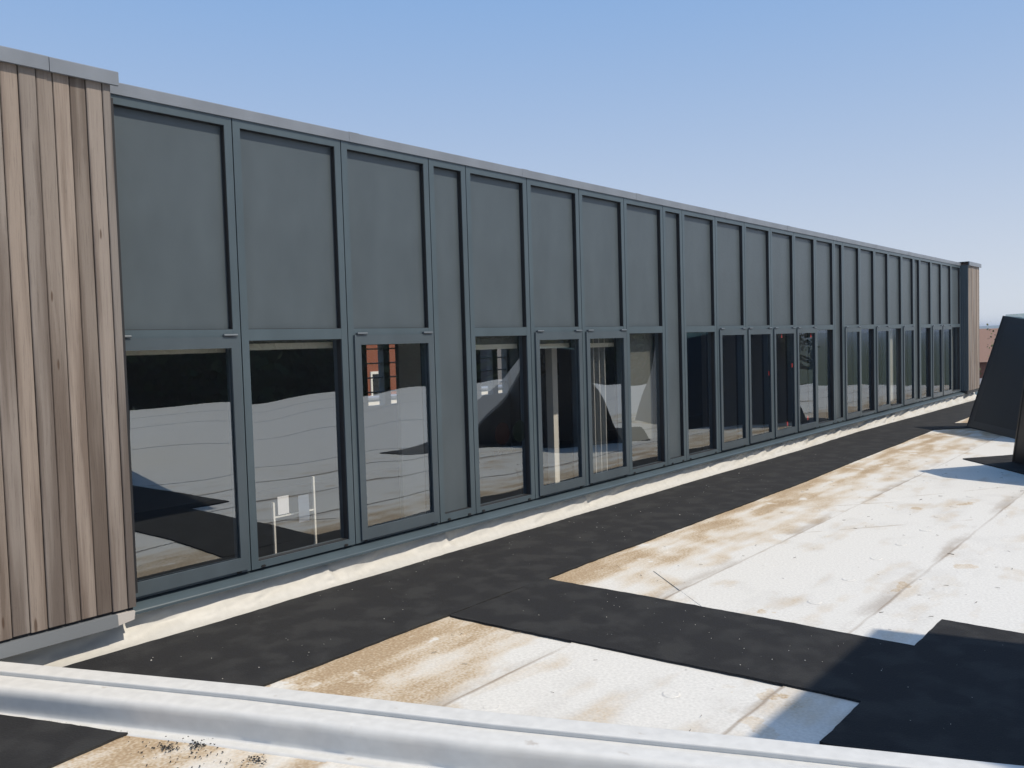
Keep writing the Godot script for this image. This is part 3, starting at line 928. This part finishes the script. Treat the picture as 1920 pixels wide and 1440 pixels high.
func build_litter() -> void:
	var st := start()
	hexa(st, [Vector3(-0.5, 0, 0.4), Vector3(0.5, 0, 0.3), Vector3(0.4, 0, -0.4), Vector3(-0.4, 0, -0.3), Vector3(-0.4, 0.5, 0.3), Vector3(0.35, 0.6, 0.25), Vector3(0.3, 0.5, -0.3), Vector3(-0.3, 0.4, -0.25)])
	var chip := st.commit()
	st = start()
	tube(st, Vector3(-0.5, 0.06, 0), Vector3(0.1, 0.08, 0.05), 0.07, 0.06, 5)
	tube(st, Vector3(0.1, 0.08, 0.05), Vector3(0.5, 0.07, -0.06), 0.06, 0.03, 5)
	var twig := st.commit()
	var r := RandomNumberGenerator.new()
	r.seed = 1234
	var places := []
	var put := func(x: float, y: float, z: float, s: float) -> void:
		places.append(Transform3D(Basis(Vector3.UP, r.randf() * TAU).scaled_local(Vector3(s, s * 0.7, s * r.randf_range(0.6, 1.0))), Vector3(x, y, z)))
	for i in 150:
		put.call(r.randf_range(-1.0, 9.0), 0.012, r.randf_range(0.2, 1.24), r.randf_range(0.002, 0.0052) * (1.8 if r.randf() < 0.08 else 1.0))
	for i in 50:
		put.call(r.randf_range(0.78, 1.58), 0.012, r.randf_range(1.3, 3.75), r.randf_range(0.002, 0.0055))
	for i in 40:
		put.call(r.randf_range(0.3, 2.1), 0.012, r.randf_range(3.85, 4.6), r.randf_range(0.002, 0.006))
	scatter("white_grit", "white grit scattered over the black rubber mats", M.chip, chip, places)
	places.clear()
	for i in 130:
		put.call(r.randf_range(0.0, 9.0), 0.001, r.randf_range(1.35, 3.9), r.randf_range(0.012, 0.035) * (1.7 if r.randf() < 0.1 else 1.0))
	scatter("twig_litter", "dry twigs and leaf bits lying on the white roof", M.twig, twig, places)
	places.clear()
	for i in 130:
		var c: Vector2 = [Vector2(-1.38, 1.42), Vector2(-1.28, 1.75), Vector2(-1.42, 1.6), Vector2(-1.3, 1.55)][i % 4]
		put.call(c.x - 0.06 + r.randfn() * 0.06, 0.002, c.y + 0.03 + r.randfn() * 0.14, r.randf_range(0.003, 0.010))
	for c in [Vector2(-1.275, 1.60), Vector2(-1.20, 1.93), Vector2(-1.37, 1.52)]:
		for i in 50:
			put.call(c.x - 0.075 + r.randfn() * 0.016, 0.002 + r.randf() * 0.006, c.y + 0.03 + r.randfn() * 0.026, r.randf_range(0.004, 0.010))
	for i in 160:
		var e := r.randf()
		put.call(lerpf(-1.78, -1.49, e) + r.randfn() * 0.02, 0.002, lerpf(0.5, 1.26, e) + r.randfn() * 0.02, r.randf_range(0.003, 0.007))
	scatter("rubber_crumb", "black rubber crumbs beside the near left mat", M.crumb, chip, places)

# ---------------------------------------------------------------- beyond the roof
func leafy(trunk_h: float, crown: Vector3, leaves: int, size: float, seed_: int, m: Material, t: Node3D) -> void:
	var r := RandomNumberGenerator.new()
	r.seed = seed_
	var st := start()
	tube(st, Vector3.ZERO, Vector3(0.1, trunk_h, 0), 0.05 * crown.x + 0.06, 0.03 * crown.x + 0.03, 9)
	var tips := []
	for i in 14:
		var a := TAU * i / 14.0 + r.randf() * 0.6
		var h := r.randf_range(0.5, 1.0) * trunk_h
		var tip := Vector3(cos(a) * crown.x * r.randf_range(0.4, 0.85), trunk_h + crown.y * r.randf_range(-0.3, 0.8), sin(a) * crown.z * r.randf_range(0.4, 0.85))
		tube(st, Vector3(0.1 * h / trunk_h, h, 0), tip, 0.02 * crown.x + 0.012, 0.008, 6, false)
		tips.append(tip)
	obj("trunk", st, M.bark, t)
	st = start()
	for i in leaves:
		var tip: Vector3 = tips[r.randi() % tips.size()]
		var p := tip + Vector3(r.randfn() * crown.x * 0.22, r.randfn() * crown.y * 0.22, r.randfn() * crown.z * 0.22)
		var d := Vector3(r.randfn(), r.randfn() * 0.6, r.randfn()).normalized() * size * r.randf_range(0.6, 1.4)
		var e := d.cross(Vector3(r.randfn(), r.randfn(), r.randfn()).normalized()).normalized() * size * 0.5
		tri(st, p - d * 0.5, p + e, p + d * 0.5)
		tri(st, p - d * 0.5, p + d * 0.5, p - e)
	obj("crown", st, m, t)

func house(label: String, at: Vector3, turn: float, w: float, d: float, eaves: float, ridge: float, wall: Material, roof: Material, wins: Array) -> Node3D:
	var t := thing("house", label, "house", at)
	t.rotation.y = turn
	box("wall", Vector3(-w / 2, 0, -d / 2), Vector3(w / 2, eaves, d / 2), wall, t)
	var st := start()
	var o := 0.35
	var a := [Vector3(-w / 2 - o, eaves - 0.12, d / 2 + o), Vector3(w / 2 + o, eaves - 0.12, d / 2 + o), Vector3(w / 2 + o, eaves - 0.12, -d / 2 - o), Vector3(-w / 2 - o, eaves - 0.12, -d / 2 - o)]
	var p := Vector3(-w / 2 - o, ridge, 0)
	var q := Vector3(w / 2 + o, ridge, 0)
	quad(st, a[0], a[1], q, p)
	quad(st, a[2], a[3], p, q)
	tri(st, a[1], a[2], q)
	tri(st, a[3], a[0], p)
	quad(st, a[3], a[2], a[1], a[0])
	var rf := obj("roof", st, roof, t)
	if ridge > 7.9:
		box("chimney", Vector3(w * 0.3, ridge - 0.6, -0.3), Vector3(w * 0.3 + 0.6, ridge + 0.7, 0.3), wall, rf)
	for i in wins:
		var n := part("window", t)
		box("frame", Vector3(i[0] - 0.45, i[1], d / 2 - 0.02), Vector3(i[0] + 0.45, i[1] + 1.2, d / 2 + 0.05), M.white_paint, n)
		for s in [-0.36, 0.04]:
			box("pane", Vector3(i[0] + s, i[1] + 0.1, d / 2 + 0.04), Vector3(i[0] + s + 0.32, i[1] + 1.1, d / 2 + 0.055), M.hood_black, n)
	return t

func build_beyond() -> void:
	var g := structure("ground", "grassy ground far below the roof")
	box("grass", Vector3(-1600, -4.6, -1600), Vector3(2200, -4.0, 1600), M.grass, g)
	# a low hill on the horizon
	var hl := structure("hill", "low blue hill on the horizon")
	var st := start()
	var n := nz(0.004, 101, 3)
	for k in 60:
		var p0 := -0.7 + 1.4 * k / 60.0
		var p1 := -0.7 + 1.4 * (k + 1) / 60.0
		var q := []
		for p in [p0, p1]:
			var dr := Vector3(cos(p), 0, -sin(p))
			q.append([dr * 1350 + Vector3(0, -4.2, 0), dr * 1500 + Vector3(0, 1.5 + 7.0 * (0.5 + n.get_noise_1d(p * 900.0)), 0)])
		quad(st, q[0][0], q[1][0], q[1][1], q[0][1]) if (q[1][0] - q[0][0]).cross(q[1][1] - q[0][0]).dot(-q[0][0]) > 0 else quad(st, q[0][1], q[1][1], q[1][0], q[0][0])
	obj("slope", st, M.hill, hl)
	house("brick house with brown tiled roof in the gap right of the far timber end", Vector3(60, -4, -5.6), -0.85, 11, 8, 3.9, 5.75, M.brick, M.tile, [[-3, 1.2], [0, 1.2]])
	house("red brick house glimpsed through the third window from the near timber end", Vector3(19.5, -4, -24), 0.1, 9.5, 8, 6.5, 8.3, M.brick, M.tile, [[-1.3, 3.6], [2.5, 3.6]])
	house("grey slate clad house glimpsed through the fifth bay", Vector3(31, -4, -25), 0.0, 9, 8, 6.3, 8.0, M.slate, M.slate, [[-2, 3.2], [1.5, 3.2]])
	var w := thing("link_parapet", "white parapet of a lower roof seen through the rear windows", "parapet", Vector3(10, -4, -11))
	box("wall", Vector3(-5, 0, -0.4), Vector3(9, 4.45, 0.1), M.white_paint, w)
	box("cap", Vector3(-5.05, 4.45, -0.45), Vector3(9.05, 4.5, 0.14), M.coping, w)
	var gar := thing("garage", "white garage below the brick house at far right", "garage", Vector3(48, -4, -4.8))
	box("wall", Vector3(-3, 0, -2.6), Vector3(3, 2.75, 2.6), M.white_paint, gar)
	box("flat_cap", Vector3(-3.15, 2.75, -2.75), Vector3(3.15, 2.95, 2.75), M.slate, gar)
	var tr := thing("small_tree", "thin tree in young leaf before the far brick house", "tree", Vector3(44, -4, -3.15))
	leafy(3.6, Vector3(1.3, 2.0, 1.3), 900, 0.10, 7, M.spring_leaf, tr)
	# trees beyond the far side of the roof, which the window glass mirrors
	var r := RandomNumberGenerator.new()
	r.seed = 300
	var wood := Node3D.new()
	wood.name = "woodland_belt"
	add_child(wood)
	tag(wood, "dark belt of trees beyond the roof, mirrored in the window glass", "", "", "stuff")
	for i in 24:
		var t := part("tree_mass", wood)
		t.position = Vector3(2 + i * 3.5 + r.randf_range(-0.8, 0.8), -4, 29 + 4.0 * (i % 2) + r.randf_range(-1, 1))
		leafy(3.4, Vector3(3.6, 4.2, 3.0), 5200, 0.42, 400 + i, M.leaf, t)

# ---------------------------------------------------------------- scene
func _ready() -> void:
	rng.seed = 1
	var cam := Camera3D.new()
	cam.name = "camera"
	cam.fov = rad_to_deg(2.0 * atan(720.0 / 1620.0))
	cam.near = 0.05
	cam.far = 4000.0
	add_child(cam)
	var yaw := 0.6982
	var pitch := -0.0473
	var roll := -0.0294
	var f := Vector3(cos(yaw) * cos(pitch), sin(pitch), -sin(yaw) * cos(pitch))
	var r0 := f.cross(Vector3.UP).normalized()
	var u0 := r0.cross(f)
	var rt := r0 * cos(roll) + u0 * sin(roll)
	var up := -r0 * sin(roll) + u0 * cos(roll)
	cam.transform = Transform3D(Basis(rt, up, -f), Vector3(-3.2709, 1.717, 5.0927))
	cam.current = true
	var we := WorldEnvironment.new()
	we.name = "world_environment"
	var env := Environment.new()
	env.background_mode = Environment.BG_SKY
	var sm := ProceduralSkyMaterial.new()
	sm.sky_top_color = lin(0.105, 0.318, 0.70)
	sm.sky_horizon_color = lin(0.715, 0.755, 0.80)
	sm.sky_curve = 0.2
	sm.ground_bottom_color = lin(0.10, 0.11, 0.08)
	sm.ground_horizon_color = lin(0.45, 0.47, 0.5)
	sm.sun_angle_max = 75.0
	sm.sun_curve = 0.38
	var sky := Sky.new()
	sky.sky_material = sm
	env.sky = sky
	env.tonemap_mode = Environment.TONE_MAPPER_LINEAR
	env.tonemap_exposure = 1.0
	env.fog_enabled = true
	env.fog_density = 0.0007
	env.fog_light_color = Color(0.80, 0.86, 0.95)
	env.sdfgi_enabled = true
	env.ssao_enabled = true
	env.ssil_enabled = true
	we.environment = env
	add_child(we)
	var sun := DirectionalLight3D.new()
	sun.name = "sun"
	sun.light_energy = 1.35
	sun.light_color = Color(1.0, 0.95, 0.875)
	sun.light_angular_distance = 0.5
	sun.shadow_enabled = true
	add_child(sun)
	sun.look_at_from_position(Vector3.ZERO, -SUN_TO, Vector3.UP)
	materials()
	build_roof()
	build_school()
	build_parapet()
	build_hoods()
	build_mats()
	build_beyond()
	spotlight(Vector3(3.25, 1.42, -1.3), 0.5, "black stage spotlight hanging inside the fifth bay")
	spotlight(Vector3(2.72, 1.30, -0.9), -0.7, "black stage spotlight at the left edge of the fifth bay")
	spotlight(Vector3(4.72, 1.40, -1.2), 1.1, "black stage spotlight hanging right of the white post")
	spotlight(Vector3(6.95, 1.36, -0.8), 0.2, "black stage spotlight hanging in the dark tenth bay")
	var ps := thing("paper_stand", "thin white stand holding two paper sheets behind the second window", "stand", Vector3(0.72, -0.6, -0.55))
	box("leg", Vector3(-0.16, 0, -0.01), Vector3(-0.145, 1.15, 0.01), M.white_paint, ps)
	box("leg", Vector3(0.22, 0, -0.01), Vector3(0.235, 1.3, 0.01), M.white_paint, ps)
	box("crossbar", Vector3(-0.145, 1.03, -0.006), Vector3(0.22, 1.04, 0.006), M.white_paint, ps)
	box("paper_sheet", Vector3(-0.12, 1.05, 0.011), Vector3(-0.02, 1.19, 0.013), M.paper, ps)
	box("paper_sheet", Vector3(0.07, 0.96, 0.011), Vector3(0.17, 1.17, 0.013), M.paper, ps)
	build_litter()
